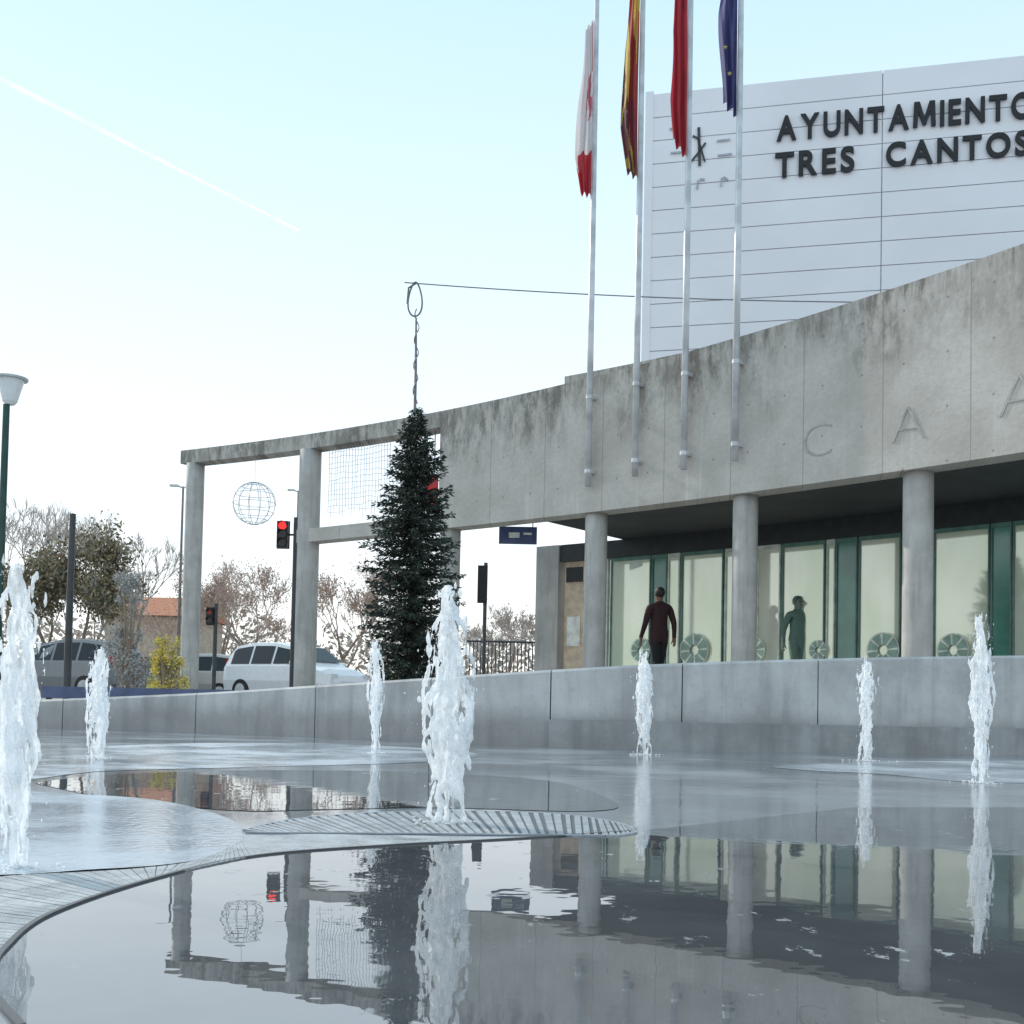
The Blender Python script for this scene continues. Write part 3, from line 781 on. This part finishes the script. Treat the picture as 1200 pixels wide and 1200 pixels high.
for px,py,Y,sp,lb,tw,sd,lv,lm,nm in (
 (298,600,42,.95,'rosy bare tree seen between the two frame columns',M_tw1,3,2600,M_rust,'bare_tree'),
 (258,622,47,.95,'smaller bare tree just right of the left frame column',M_tw1,8,2200,M_rust,'bare_tree'),
 (395,618,44,1.0,'bare tree between the second frame column and the fir',M_tw1,5,2600,M_rust,'bare_tree'),
 (600,680,46,1.0,'low bare tree seen through the opening left of the pier',M_tw2,12,700,M_rust,'bare_tree'),
 (570,690,52,1.0,'thin bare tree behind the unlit traffic signal',M_tw2,14,600,M_rust,'bare_tree'),
 (18,535,40,.8,'pale bare tree at the far left behind the green lamp post',M_tw2,21,0,None,'bare_tree'),
 (150,545,44,.85,'tall bare tree rising above the brown leafy trees',M_tw2,23,0,None,'bare_tree'),
 (112,572,36,1.0,'olive brown leafy tree left of the concrete frame',M_tw2,31,9500,None,'leafy_tree'),
 (50,600,37,1.0,'leafy tree behind the dark pole',M_tw2,33,7000,None,'leafy_tree'),
 (200,640,50,1.0,'small bare tree beside the left frame column',M_tw1,35,1500,M_rust,'bare_tree')):
    bare(gb(px,Y),hh(px,py,Y),sp,lb,tw,sd,lv,lm,name=nm,ls=(.05,.13) if lm else (.09,.18))
def shrub(px,py,Y,rw,label,mats,n,name='shrub',size=(.08,.16),shape=1.0,seed=1):
    b=gb(px,Y); H=hh(px,py,Y); r=thing(name,label,'shrub',tuple(b)); rs=random.Random(seed); m=MB(); cl=[]
    for k in range(34):
        t=rs.random(); w_=rw*(1-t*.62*shape)*math.sqrt(rs.random()); a=rs.uniform(0,6.28)
        c=b+V((math.cos(a)*w_,math.sin(a)*w_,.08+t*(H-.2))); cl.append((c,rw*rs.uniform(.18,.42)*(1.1-.5*t)))
        m.tube([b+V((0,0,.02)),b.lerp(c,.5)+V((0,0,.1)),c],[.022,.014,.006],4)
    m.build('stem',M_bark,r); m=MB()
    for k in range(n):
        c,q=rs.choice(cl); m.cur=random.choice((0,0,1,2)); m.leaf(c+V((rs.gauss(0,.5),rs.gauss(0,.5),rs.gauss(0,.65)))*q,U(*size),U(*size)*.5)
    m.build('foliage',None,r,norm=False,mats=mats)
shrub(147,660,20,.5,'grey hazy upright shrub behind the left small jet',[mat('grey_leaf',(.42,.41,.40),.9),mat('grey_leaf_dark',(.32,.31,.30),.9),mat('grey_leaf_pale',(.5,.49,.48),.9)],6000,size=(.03,.07),seed=4)
shrub(193,734,19,.36,'yellow leaved shrub beside the left frame column',[mat('yellow_leaf',(.82,.66,.14),.8),mat('yellow_leaf_dark',(.65,.52,.16),.8),mat('green_leaf',(.35,.34,.15),.8)],3200,size=(.03,.08),shape=.3,seed=9)
m=MB()
for k in range(12000):
    x=U(-48,4); b=V((x,U(62,72),ZT)); h=(4.4+2.0*noise.noise(V((x*.22,0,0)))+1.0*noise.noise(V((x*.9,3,0))))
    m.cur=random.choice((0,1,1,2)); m.leaf(b+V((0,0,R()**1.2*h)),U(.25,.6),U(.1,.3))
tag(m.build('distant_woods',None,norm=False,mats=[mat('far_olive',(.38,.34,.28),.9),mat('far_brown',(.5,.41,.35),.9),mat('far_grey',(.54,.49,.46),.9)]),'distant mass of brown winter woodland beyond the road','woods',None,'stuff')
# ---------------------------------------------------------------- street furniture
def lamp1():
    Y=17.; p=pY(3,600,Y); zt_=pY(5,474,Y).z
    r=thing('street_lamp','green street lamp with a wide glass head at the left edge','street lamp',(p.x,p.y,ZT))
    m=MB(); m.tube([(p.x,p.y,ZT),(p.x,p.y,1.1),(p.x,p.y,1.12),(p.x,p.y,zt_)],[.09,.085,.06,.05],14); m.build('pole',M_gpole,r)
    hz=pY(8,443,Y).z; m=MB(); c=(p.x+.05,p.y)
    m.tube([(c[0],c[1],zt_),(c[0],c[1],zt_+.05),(c[0],c[1],hz-.03)],[.07,.11,.2],18); m.build('lamp_glass',M_lampglass,r)
    m=MB(); m.tube([(c[0],c[1],hz-.028),(c[0],c[1],hz),(c[0],c[1],hz+.05)],[.25,.26,.08],20); m.build('lamp_cap',M_steel,r)
lamp1()
def farlamp(px,py,Y,label):
    p=gb(px,Y); z=pY(px,py,Y).z; r=thing('street_lamp',label,'street lamp',tuple(p)); m=MB(); m.tube([p,V((p.x,p.y,z))],[.07,.04],8); m.build('pole',M_mast,r)
    for s in(-1,1):
        m=MB(); m.tube([(p.x,p.y,z-.05),(p.x+s*.22,p.y,z+.02)],.03,6); m.box((p.x+s*.34,p.y,z+.03),(.32,.16,.07)); m.build('lamp_head',M_steel,r)
farlamp(207,570,42,'distant twin headed street lamp beside the left frame column')
farlamp(343,575,52,'distant twin headed street lamp behind the second frame column')
p=gb(78,24); m=MB(); m.tube([p,p+V((0,0,hh(78,602,24)))],[.085,.065],10)
tag(m.build('dark_pole',M_dsteel),'plain dark pole in front of the leafy trees','pole')
M_red=mat('red_light',(.9,.02,.02),.3,emit=1.6); M_lens=mat('dark_lens',(.03,.03,.03),.2); M_redd=mat('dim_red_light',(.35,.03,.03),.3)
def signal(px,ptop,pb,ppole,Y,label,lit,face=1,nl=3,asp=.42):
    p=gb(ppole,Y); r=thing('traffic_light',label,'traffic light',tuple(p)); zt_=pY(px,ptop,Y).z; zb=pY(px,pb,Y).z; c=pY(px,ptop,Y); H=zt_-zb; Wd=H*asp
    m=MB(); m.tube([p,V((p.x,p.y,zt_+.1))],.05,10); m.build('pole',M_dsteel,r)
    m=MB(); m.box((c.x,c.y,(zt_+zb)/2),(Wd,.16,H)); m.box((c.x,c.y+.06*face,(zt_+zb)/2),(Wd*1.15,.02,H*1.05))
    m.tube([(c.x,c.y,(zt_+zb)/2),(p.x,p.y,(zt_+zb)/2)],.025,6); h=m.build('housing',M_black,r)
    for k in range(nl):
        z=zt_-H*((.18+.32*k) if nl==3 else (.27+.46*k)); m=MB()
        m.tube([(c.x,c.y-.081*face,z),(c.x,c.y-.1*face,z)],Wd*.36,14)
        m.build('lens',lit if (lit and k==0) else M_lens,h)
        m=MB()
        for q in range(8):
            a0=math.pi*q/8;a1=math.pi*(q+1)/8; e=Wd*.4
            m.face([(c.x+e*math.cos(a0),c.y-.082*face,z+e*math.sin(a0)),(c.x+e*math.cos(a1),c.y-.082*face,z+e*math.sin(a1)),(c.x+e*math.cos(a1),c.y-.2*face,z+e*math.sin(a1)),(c.x+e*math.cos(a0),c.y-.2*face,z+e*math.sin(a0))])
        m.build('visor',M_black,h,norm=False)
signal(332,611,642,341,26.5,'traffic light showing red beside the second frame column',M_red)
signal(566,664,706,566,28,'unlit traffic signal seen through the opening right of the fir',None,-1,3,.24)
signal(247,712,732,250,27,'low pedestrian signal with a dim red lens beside the left frame column',M_redd,1,2)
# decorated pole and cable
Y=24.; p=gb(478,Y); zt_=pY(474,372,Y).z; zr=pY(474,332,Y).z
r=thing('decoration_pole','thin pole with a wire loop at its top rising behind the fir','pole',tuple(p))
m=MB(); m.tube([p,V((p.x,p.y,zt_-1.2)),V((p.x-.02,p.y,zt_))],[.05,.03,.02],8)
for k in range(26): 
    a=k*.9; z=zt_-1.9+k*.08; m.tube([(p.x+.05*math.cos(a),p.y+.05*math.sin(a),z),(p.x+.05*math.cos(a+.9),p.y+.05*math.sin(a+.9),z+.08)],.012,4)
m.build('pole',M_mast,r)
m=MB(); cz=(zt_+zr)/2+.03; hh_=(zr-zt_)/2
m.tube([(p.x-.05+.15*math.sin(a)*(1+.3*math.cos(a)),p.y,cz-hh_*math.cos(a)) for a in [2*math.pi*k/24 for k in range(25)]],.02,6); m.tube([(p.x-.05,p.y,zr),(p.x-.2,p.y,zr-.1),(p.x-.22,p.y,zr-.45)],.022,6); m.build('wire_loop',M_mast,r)
a=pY(474,331,Y); b=pY(1260,352,23.2); m=MB()
m.tube([a.lerp(b,k/40)+V((0,0,-.42*4*(k/40)*(1-k/40)*.45)) for k in range(41)],.013,5); tag(m.build('overhead_cable',M_wire),'thin dark cable strung from the wire loop pole past the white office block','cable')
# hanging decorations
f=onC(pf,298,590); c=pY(298,590,f.y+.3); rr=25/1300*c.y
r=thing('hanging_ornament','round pale wire ornament hanging between the two frame columns','ornament',tuple(c))
m=MB()
for k in range(6):
    a=math.pi*k/6; m.tube([c+V((rr*math.cos(t)*math.cos(a),rr*math.cos(t)*math.sin(a),rr*math.sin(t))) for t in [2*math.pi*i/28 for i in range(29)]],.007,4,False)
for ph in(-.9,-.45,0,.45,.9):
    m.tube([c+V((rr*math.cos(ph)*math.cos(t),rr*math.cos(ph)*math.sin(t),rr*math.sin(ph))) for t in [2*math.pi*i/28 for i in range(29)]],.007,4,False)
m.build('wire_globe',M_wwire,r)
m=MB(); m.tube([c+V((0,0,rr)),V((c.x,c.y,ztop(c.x)-.3))],.004,4); m.build('hanger',M_wwire,r)
m=MB()
for k in range(22):
    px=377+k*3.4; f=onC(pf,px,560); q=cp(f.x,.2); z=ztop(q.x)-.3; zl_=pY(px,598+7*math.sin(k*1.7),f.y).z
    m.tube([(q.x,q.y,z),(q.x+U(-.02,.02),q.y,(z+zl_)/2),(q.x,q.y,zl_)],.005,4)
for k in range(12):
    zz=.1+k*.11
    pts=[]
    for px in range(377,452,8):
        f=onC(pf,px,560); q=cp(f.x,.2); pts.append((q.x,q.y,ztop(q.x)-.3-zz+U(-.03,.03)))
    m.tube(pts,.004,4,False)
tag(m.build('light_net',M_wwire),'pale net of string lights hanging from the frame beam left of the fir','light net')
def board(x0,x1,y0,y1,Y,name,label,cat,mt,marks=None):
    a=pY(x0,y0,Y);b=pY(x1,y1,Y); r=thing(name,label,cat,((a.x+b.x)/2,Y,b.z)); m=MB(); m.box(((a.x+b.x)/2,Y,(a.z+b.z)/2),(b.x-a.x,.06,a.z-b.z)); m.build('panel',mt,r)
    zt_=marks or a.z+.2
    for x in(a.x+.08,b.x-.08): m=MB(); m.tube([(x,Y,a.z),(x,Y,zt_)],.01,5); m.build('hanger',M_dsteel,r)
    return a,b,r
f=onC(pf,505,575)
board(495,513,556,596,f.y+.2,'red_banner','red banner panel at the left end of the fascia behind the fir','banner',mat('red_paint',(.6,.03,.04),.5),ztop(f.x)-.3)
f=onC(pf,605,628)
a,b,r=board(585,629,617,638,f.y+1.2,'hanging_sign','small dark blue sign hanging below the fascia left of the pier','sign',mat('blue_sign',(.06,.09,.2),.4),HB+.6)
m=MB(); m.box(((a.x*.6+b.x*.4),f.y+1.165,(a.z+b.z)/2),(.2,.01,.1)); m.build('sign_mark',M_pap,r)
m=MB(); m.box(((a.x*.25+b.x*.75),f.y+1.165,(a.z+b.z)/2+.03),(.16,.01,.04)); m.build('sign_mark',M_pap,r)
# barrier
Y=11.5; a=pY(50,804,Y); b=pY(272,805,Y); r=thing('blue_barrier','low blue barrier standing on the terrace behind the fountain wall','barrier',((a.x+b.x)/2,Y,ZT))
M_blue=mat('blue_paint',(.09,.11,.2),.5); m=MB(); m.box(((a.x+b.x)/2,Y,(a.z+.22)/2),(b.x-a.x,.05,a.z-.22)); m.build('board',M_blue,r)
for k in range(4): m=MB(); m.box((a.x+.05+(b.x-a.x-.1)*k/3,Y+.05,(ZT+a.z)/2),(.05,.04,a.z-ZT)); m.build('post',M_dsteel,r)
# railing
r0=gb(545,33); r1=gb(636,33); r=thing('railing','dark metal railing seen through the opening left of the pier','railing',tuple(r0)); m=MB(); H=hh(590,752,33)
for k in range(22):
    p=r0.lerp(r1,k/21); m.tube([p,p+V((0,0,H))],.02,5)
m.build('bars',M_dsteel,r)
for q in(.15,H): m=MB(); m.tube([r0+V((0,0,q)),r1+V((0,0,q))],.03,6); m.build('rail',M_dsteel,r)
# far house
Y=56.; a=gb(120,Y); b=gb(222,Y); z1=pY(190,722,Y).z; z2=pY(190,694,Y).z
r=thing('low_house','low house with an orange tiled roof left of the left frame column','house',tuple(a)); m=MB(); m.box(((a.x+b.x)/2,Y+3,(ZT+z1)/2),(b.x-a.x,6,z1-ZT)); m.build('wall',mat('house_wall',(.5,.4,.32),.8),r)
m=MB(); x0,x1=a.x-.3,b.x+.3; m.face([(x0,Y-.4,z1),(x1,Y-.4,z1),(x1,Y+3,z2),(x0,Y+3,z2)]); m.face([(x0,Y+6.4,z1),(x1,Y+6.4,z1),(x1,Y+3,z2),(x0,Y+3,z2)]); m.face([(x0,Y-.4,z1),(x0,Y+3,z2),(x0,Y+6.4,z1)]); m.face([(x1,Y-.4,z1),(x1,Y+3,z2),(x1,Y+6.4,z1)]); m.build('roof',mat('roof_tile',(.45,.17,.09),.8),r)
for k in range(3):
    m=MB(); m.box((a.x+.9+k*1.4,Y-.01,ZT+1.6),(.7,.06,1.0)); m.build('window',M_lens,r)
# contrail
def cloudmat():
    m,nt,b=newmat('contrail'); t=N(nt,'BsdfTransparent'); d=N(nt,'BsdfDiffuse'); d.inputs[0].default_value=(1,1,1,1); tr=N(nt,'BsdfTranslucent'); tr.inputs[0].default_value=(1,1,1,1)
    a=N(nt,'MixShader'); a.inputs[0].default_value=.5; nt.links.new(d.outputs[0],a.inputs[1]); nt.links.new(tr.outputs[0],a.inputs[2]); x=N(nt,'MixShader')
    n=rng(nt,nz(nt,pos(nt),.012,4),.3,.7,.12,.42); nt.links.new(n,x.inputs[0]); nt.links.new(t.outputs[0],x.inputs[1]); nt.links.new(a.outputs[0],x.inputs[2]); nt.links.new(x.outputs[0],nt.nodes['Material Output'].inputs['Surface']); return m
a=pY(-60,62,3600); b=pY(350,270,4600); m=MB(); k=(b-a).normalized().cross(V((0,1,0))).normalized()
m.face([a-k*10,b-k*6,b+k*6,a+k*10]); tag(m.build('contrail',cloudmat(),norm=False),'faint white contrail crossing the upper left sky','contrail')
# ---------------------------------------------------------------- cars
def car(label,loc,rz,paint,sc_=1.0):
    r=thing('parked_car',label,'car',loc,rz,'cars on the road'); 
    st=[(-2.14,.74,.42,.72,.80,.66),(-2.08,.82,.3,.95,1.06,.70),(-1.95,.85,.22,1.0,1.38,.66),(-1.72,.86,.2,1.0,1.60,.63),(-1.0,.87,.2,1.0,1.68,.62),(-.2,.87,.2,1.0,1.67,.62),(.45,.87,.2,1.0,1.56,.61),(1.15,.86,.2,.99,1.07,.70),(1.75,.84,.22,.86,.93,.66),(2.05,.78,.28,.68,.76,.6),(2.14,.66,.4,.55,.6,.5)]
    m=MB(); S_=[]
    for x,w_,z0,zb,zr,wr in st: S_.append([V((x,-w_*.94,z0)),V((x,-w_,(z0+zb)/2)),V((x,-w_*.97,zb)),V((x,-wr,zr-.03)),V((x,-wr*.8,zr)),V((x,wr*.8,zr)),V((x,wr,zr-.03)),V((x,w_*.97,zb)),V((x,w_,(z0+zb)/2)),V((x,w_*.94,z0))])
    for a,b in zip(S_,S_[1:]):
        for k in range(9): m.face([a[k],b[k],b[k+1],a[k+1]])
        m.face([a[9],b[9],b[0],a[0]])
    m.face(S_[0]); m.face(S_[-1]); bd=m.build('body',paint,r,local=True)
    M_g=M_carglass
    def side(x):
        for s,t in zip(st,st[1:]):
            if s[0]<=x<=t[0]:
                q=(x-s[0])/(t[0]-s[0]); return [s[i]+(t[i]-s[i])*q for i in range(6)]
    for sg in(-1,1):
        for xa,xb in((-1.78,-1.02),(-.94,-.14),(-.06,.86)):
            m=MB(); n=6; lo_=[];hi_=[]
            for k in range(n+1):
                x=xa+(xb-xa)*k/n; _,w_,z0,zb,zr,wr=side(x); zl_=zb+.06; zu=max(zl_+.02,zr-.11)
                def yy(z): return w_*.97+(wr-w_*.97)*(z-zb)/max(.05,zr-.03-zb)+.008
                lo_.append(V((x,sg*yy(zl_),zl_))); hi_.append(V((x,sg*yy(zu),zu)))
            for k in range(n): m.face([lo_[k],lo_[k+1],hi_[k+1],hi_[k]])
            m.build('window',M_g,r,local=True,norm=False)
    m=MB(); m.face([(.52,-.55,1.535),(.52,.55,1.535),(1.1,.62,1.13),(1.1,-.62,1.13)]); 
    for i,(x,y,z) in enumerate(m.v): m.v[i]=(x+.012,y,z+.012)
    m.build('windscreen',M_g,r,local=True,norm=False)
    m=MB(); m.face([(-1.76,-.54,1.57),(-1.76,.54,1.57),(-2.03,.6,1.2),(-2.03,-.6,1.2)]); 
    for i,(x,y,z) in enumerate(m.v): m.v[i]=(x-.02,y,z+.02)
    m.build('rear_window',M_g,r,local=True,norm=False)
    for x in(-1.3,1.32):
        for sg in(-1,1):
            m=MB(); m.tube([(x,sg*.70,.32),(x,sg*.885,.32)],.32,24); wh=m.build('wheel',M_black,r,local=True)
            m=MB(); m.tube([(x,sg*.88,.32),(x,sg*.895,.32)],.2,16); m.build('rim',M_steel,wh,local=True)
    for sg in(-1,1):
        m=MB(); m.box((1.98,sg*.62,.72),(.2,.26,.14)); m.build('headlight',M_lampglass,r,local=True)
        m=MB(); m.box((-2.06,sg*.66,1.05),(.1,.14,.34)); m.build('tail_light',M_tail,r,local=True)
        m=MB(); m.ell((.85,sg*.97,1.08),(.09,.1,.08)); m.build('mirror',paint,r,local=True)
    r.scale=(sc_,)*3
M_carglass=mat('car_glass',(.012,.014,.016),.08); M_tail=mat('tail_red',(.35,.01,.01),.3)
Y=30.; p=pY(347,800,Y); car('white people carrier on the road behind the second frame column',(p.x,Y,ZT+.004),math.radians(-35),mat('white_paint',(.8,.8,.82),.25,var=.03),.97)
p=pY(72,800,30.5); car('grey car at far left behind the large jet',(p.x,31,ZT+.004),math.radians(160),mat('grey_paint',(.25,.25,.26),.3,var=.03),.97)
p=pY(205,800,31.5); car('silver car half hidden behind the left frame column',(p.x,33.6,ZT+.004),math.radians(170),mat('silver_paint',(.5,.47,.44),.3,.2,var=.03),.84)
# ---------------------------------------------------------------- people
def person(label,loc,rz,H,coat,trou,hairc,step=.16,skin=(.42,.27,.2)):
    r=thing('person',label,'person',loc,rz)
    s=H/1.72
    vs=[];es=[];rd=[]
    def add(p,rr,par=None):
        vs.append(V(p)*s); rd.append((rr*s,rr*s) if not isinstance(rr,tuple) else (rr[0]*s,rr[1]*s))
        if par is not None: es.append((par,len(vs)-1))
        return len(vs)-1
    pel=add((0,0,.95),(.155,.115)); be=add((0,0,1.1),(.15,.11),pel); ch=add((0,.0,1.28),(.175,.12),be); up_=add((0,.01,1.41),(.13,.09),ch); nk=add((0,0,1.5),.055,up_)
    hb=add((0,-.015,1.57),(.072,.08),nk); hm=add((0,-.015,1.635),(.076,.09),hb); ht=add((0,-.01,1.7),(.05,.06),hm)
    for sg,sw in((-1,1),(1,-1)):
        sh=add((sg*.19,.01,1.4),.07,up_); el=add((sg*.245,.03+sw*.05,1.13),.052,sh); wr=add((sg*.255,-.04+sw*.12,.9),.036,el); ha=add((sg*.255,-.05+sw*.13,.83),(.022,.036),wr)
        for k in range(4):
            f1_=add((sg*.257,-.085+sw*.13+k*.022,.775),.0095,ha); add((sg*.25,-.09+sw*.13+k*.022,.735+.006*abs(k-1.4)),.008,f1_)
        t1=add((sg*.235,-.095+sw*.13,.815),.011,wr); add((sg*.228,-.11+sw*.13,.78),.009,t1)
        hp=add((sg*.09,0,.88),.10,pel); kn=add((sg*.095,-sw*step*.45-.02,.5),.065,hp); an=add((sg*.095,-sw*step+(.04 if sw<0 else 0),.09),.042,kn); he=add((sg*.1,-sw*step-.06,.045),.042,an); add((sg*.105,-sw*step-.16,.035),.032,he)
    me=bpy.data.meshes.new('body'); me.from_pydata(vs,es,[])
    m,nt,b=newmat('clothes'); tc=N(nt,'TexCoord').outputs['Object']; sp=N(nt,'SeparateXYZ'); nt.links.new(tc,sp.inputs[0]); x_,z_=sp.outputs[0],sp.outputs[2]
    c=mixc(nt,mth(nt,'GREATER_THAN',z_,.09*s),(.02,.018,.016),trou); c=mixc(nt,mth(nt,'GREATER_THAN',z_,.80*s),c,coat)
    hand=mth(nt,'MULTIPLY',mth(nt,'GREATER_THAN',mth(nt,'ABSOLUTE',x_),.205*s),mth(nt,'LESS_THAN',z_,.885*s)); hand=mth(nt,'MULTIPLY',hand,mth(nt,'GREATER_THAN',z_,.65*s))
    c=mixc(nt,hand,c,skin); c=mixc(nt,mth(nt,'GREATER_THAN',z_,1.505*s),c,skin)
    c=mixc(nt,mth(nt,'MULTIPLY',nz(nt,tc,14,4),.3),c,(.01,.01,.01)); nt.links.new(c,b.inputs['Base Color']); b.inputs['Roughness'].default_value=.85
    me.materials.append(m); o=bpy.data.objects.new('body',me); col.objects.link(o); o.parent=r
    o.modifiers.new('skin','SKIN'); o.modifiers.new('sub','SUBSURF').levels=2; o.modifiers['sub'].render_levels=2; o.modifiers['skin'].use_smooth_shade=True
    for i,q in enumerate(rd): me.skin_vertices[0].data[i].radius=q
    me.skin_vertices[0].data[0].use_root=True
    m=MB()
    m.ell((0,.012*s,1.655*s),(.088*s,.098*s,.098*s),10,16)
    mm=MB(); 
    for f in m.f:
        cc=sum((V(m.v[i]) for i in f),V())/len(f)
        if cc.y>-.035*s or cc.z>1.70*s: 
            if cc.z>1.575*s: mm.face([m.v[i] for i in f])
    mm.build('hair',mat('hair',hairc,.6),r,local=True,norm=False,smooth=True)
    skm=mat('skin',skin,.6)
    m=MB(); m.ell((0,-.105*s,1.615*s),(.013*s,.02*s,.022*s)); m.build('nose',skm,r,local=True,smooth=True)
    for sg in(-1,1):
        m=MB(); m.ell((sg*.03*s,-.092*s,1.64*s),(.013*s,.01*s,.008*s)); m.build('eye',M_black,r,local=True)
        m=MB(); m.ell((sg*.078*s,-.005*s,1.625*s),(.012*s,.02*s,.03*s)); m.build('ear',skm,r,local=True,smooth=True)
    m=MB(); m.ell((0,-.098*s,1.582*s),(.024*s,.008*s,.006*s)); m.build('mouth',mat('lips',(.3,.13,.11),.6),r,local=True)
def pplace(px,py,H,z0):   # depth so that the head top lands at py
    lo_,hi_=8.,80.
    for _ in range(40):
        Y=(lo_+hi_)/2; 
        if pY(px,py,Y).z-z0<H: lo_=Y
        else: hi_=Y
    return pY(px,py,Y),Y
p,Y=pplace(773,690,1.72,ZP)
person('person in a burgundy jacket and dark trousers walking before the entrance glass',(p.x,p.y,ZP),math.radians(200),1.72,(.04,.012,.014),(.012,.012,.016),(.02,.016,.012),skin=(.22,.13,.1))
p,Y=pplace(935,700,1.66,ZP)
person('solid grey green figure imitating a shadowy silhouette in the entrance glass, right of the burgundy jacket',(p.x,p.y,ZP),math.radians(25),1.66,(.14,.24,.205),(.14,.23,.195),(.11,.2,.17),.06,(.2,.27,.23))  # solid figure tinted overall, added to imitate a shadow-like silhouette on the glass
print('DONE',len(bpy.data.objects))
